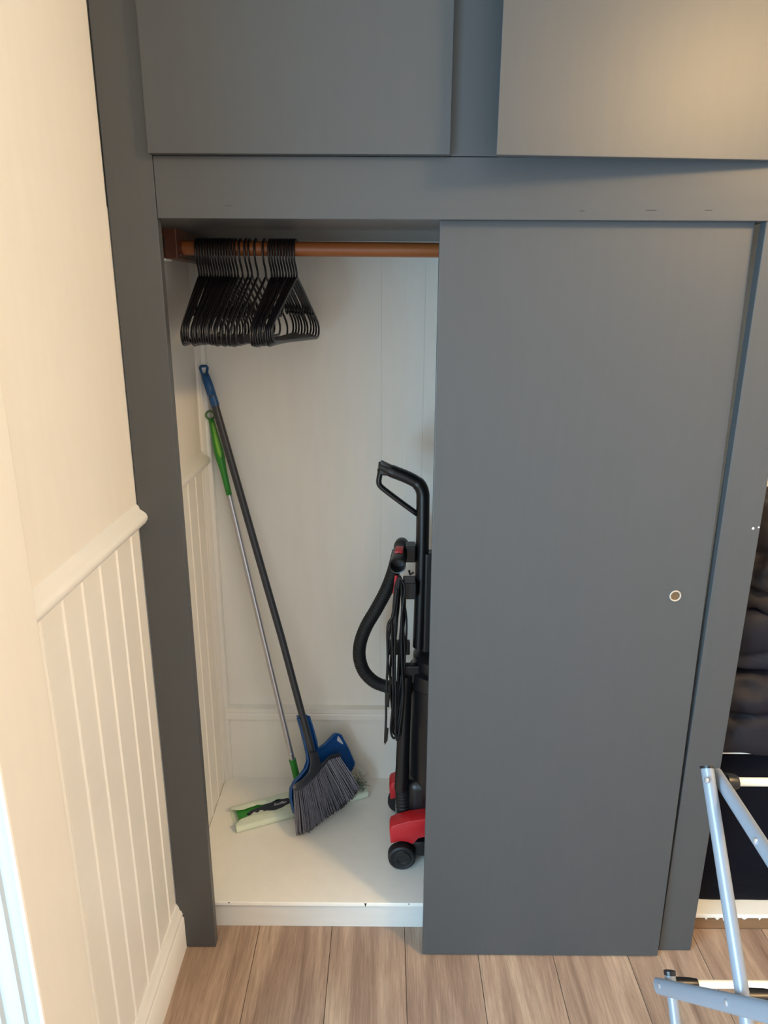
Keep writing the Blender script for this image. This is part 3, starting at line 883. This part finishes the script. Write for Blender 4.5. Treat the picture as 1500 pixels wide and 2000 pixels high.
obj('folded_jacket', cushion(1.309, 1.84, 0.075, 0.46, 0.925, 1.165, 9.0, 0.034, (9, 6, 12),
    [(f_(1466, 1155, .08), f_(1500, 1168, .08), 0.010, 0.030), (f_(1470, 1200, .08), f_(1492, 1224, .08), 0.008, 0.022), (f_(1470, 1130, .08), f_(1490, 1080, .08), 0.010, 0.02)], under=top_of(jk2)),
    JACKB, smooth='all', label='dark brown jacket crumpled on top of the folded pile on the shelf', cat='jacket', group=GJ)
obj('storage_bag', cushion(1.309, 1.80, 0.098, 0.52, 0.052, 0.535, 14.0, 0.012, (6, 6, 6), [(f_(1390, 1735, .11), f_(1500, 1715, .11), 0.01, 0.012)], e=0.4),
    BAGM, smooth='all', label='soft black fabric bag on the floor under the closet shelf', cat='bag')

# ------------------------------------------------------------------ folding clothes airer
AX = 1.0
air = thing('clothes_airer', 'folding clothes airer of pale blue-grey tubes with white rods', 'airer', (1.3, -0.75, 0))
def A(x, y, X=AX): return on(x, y, 0, X)
def bar(p, q, w, th, m, name='side_bar', label=None):
    """flattened tube in the side frame (thin along X)"""
    p, q = Vector(p), Vector(q)
    return obj(name, tube([p, p.lerp(q, .5), q], w/2, n=16, oval=th/w, ref=(q-p).normalized().cross(Vector((1, 0, 0)))), m, air, smooth=True)
at, ab = A(1381, 1499), A(1451, 1948)
da = (ab-at)
near_low = at+da*1.95
IB, IA = Vector((0.020, 0, 0)), Vector((-0.016, 0, 0))
btp, bte = A(1400, 1513, AX+0.020)-IB, A(1500, 1668, AX+0.020)-IB
db = bte-btp
al, ar = A(1286, 1926, AX-0.016)-IA, A(1500, 1977, AX-0.016)-IA
dr = ar-al
stt, stb = A(1308, 1900), A(1321, 2000)
ds = (stb-stt).normalized()
XO = [0.0, 0.60]
for s, X0 in enumerate(XO):
    sg = 1 if s == 0 else -1
    O = Vector((X0, 0, 0))
    i1 = Vector((0.020*sg, 0, 0))
    i2 = Vector((-0.016*sg, 0, 0))
    bar(at+O, near_low+O, 0.022, 0.017, AIRB)
    obj('end_cap', tube([at+O-da.normalized()*0.002, at+O+da.normalized()*0.0015], 0.0114, n=16, oval=0.82, ref=da.normalized().cross(Vector((1, 0, 0)))), BLACKP, air)
    bar(btp+O+i1, btp+O+i1+db*2.3, 0.023, 0.016, AIRB)
    bar(al+O+i2-dr.normalized()*0.006, al+O+i2+dr*1.62, 0.024, 0.012, AIRB)
    ls = (stt.z-0.012)/(-da.normalized().z)
    foot = stt+da.normalized()*ls
    bar(stt+O, foot+O, 0.0195, 0.017, AIRB)
    obj('end_cap', tube([stt+O-da.normalized()*0.003, stt+O+da.normalized()*0.003], 0.0102, n=16, oval=0.9), BLACKP, air)
    fl_ = Vector((AX, al.y+0.03, 0.012))
    bar(near_low+O+i2, fl_+O+i2, 0.022, 0.014, AIRB)
    for ft in (foot+O, fl_+O+i2):
        obj('foot', tube([Vector((ft.x, ft.y, 0.0)), Vector((ft.x, ft.y, 0.026))], 0.0145, n=14), BLACKP, air, smooth=True)
    for (px_, py_, xo) in ((1380, 1524, -0.0082), (1288, 1926, -0.0215), (1419, 1959, -0.0215), (1475, 1643, 0.0125)):
        c = on(px_, py_, 0, AX+xo)
        c.x = AX+xo*sg+X0
        obj('rivet', lathe(c, (-sg, 0, 0), [(-0.001, .0046), (.0010, .0046), (.0020, .003), (.0023, .0)], 14), RIVET, air, smooth=True)
def rod(px, py, xa, xb, r):
    """white rod with a black end socket reaching from AX+xa to AX+xb"""
    c = on(px, py, 0, AX+xb)
    obj('rod', tube([(AX+xb-0.01, c.y, c.z), (AX+XO[1]-xb+0.01, c.y, c.z)], 0.0062, n=12), WRODM, air, smooth=True)
    for x0, x1 in ((AX+xa, AX+xb), (AX+XO[1]-xa, AX+XO[1]-xb)):
        obj('rod_socket', tube([(x0, c.y, c.z), (x0*0.3+x1*0.7, c.y, c.z), (x1, c.y, c.z)], [r, r*0.92, r*0.75], n=12), BLACKP, air, smooth=True)
rod(1440, 1527, 0.031, 0.047, 0.0125)
rod(1362, 1922, 0.006, 0.044, 0.0105)
rod(1515, 1948, 0.010, 0.05, 0.011)
n1 = al+dr*1.6
for (y_, z_) in ((n1.y, n1.z), (near_low.y, near_low.z), (al.y+0.03, 0.16)):
    obj('rod', tube([(AX, y_, z_), (AX+XO[1], y_, z_)], 0.0062, n=12), WRODM, air, smooth=True)
settle(air)
settle(wr)
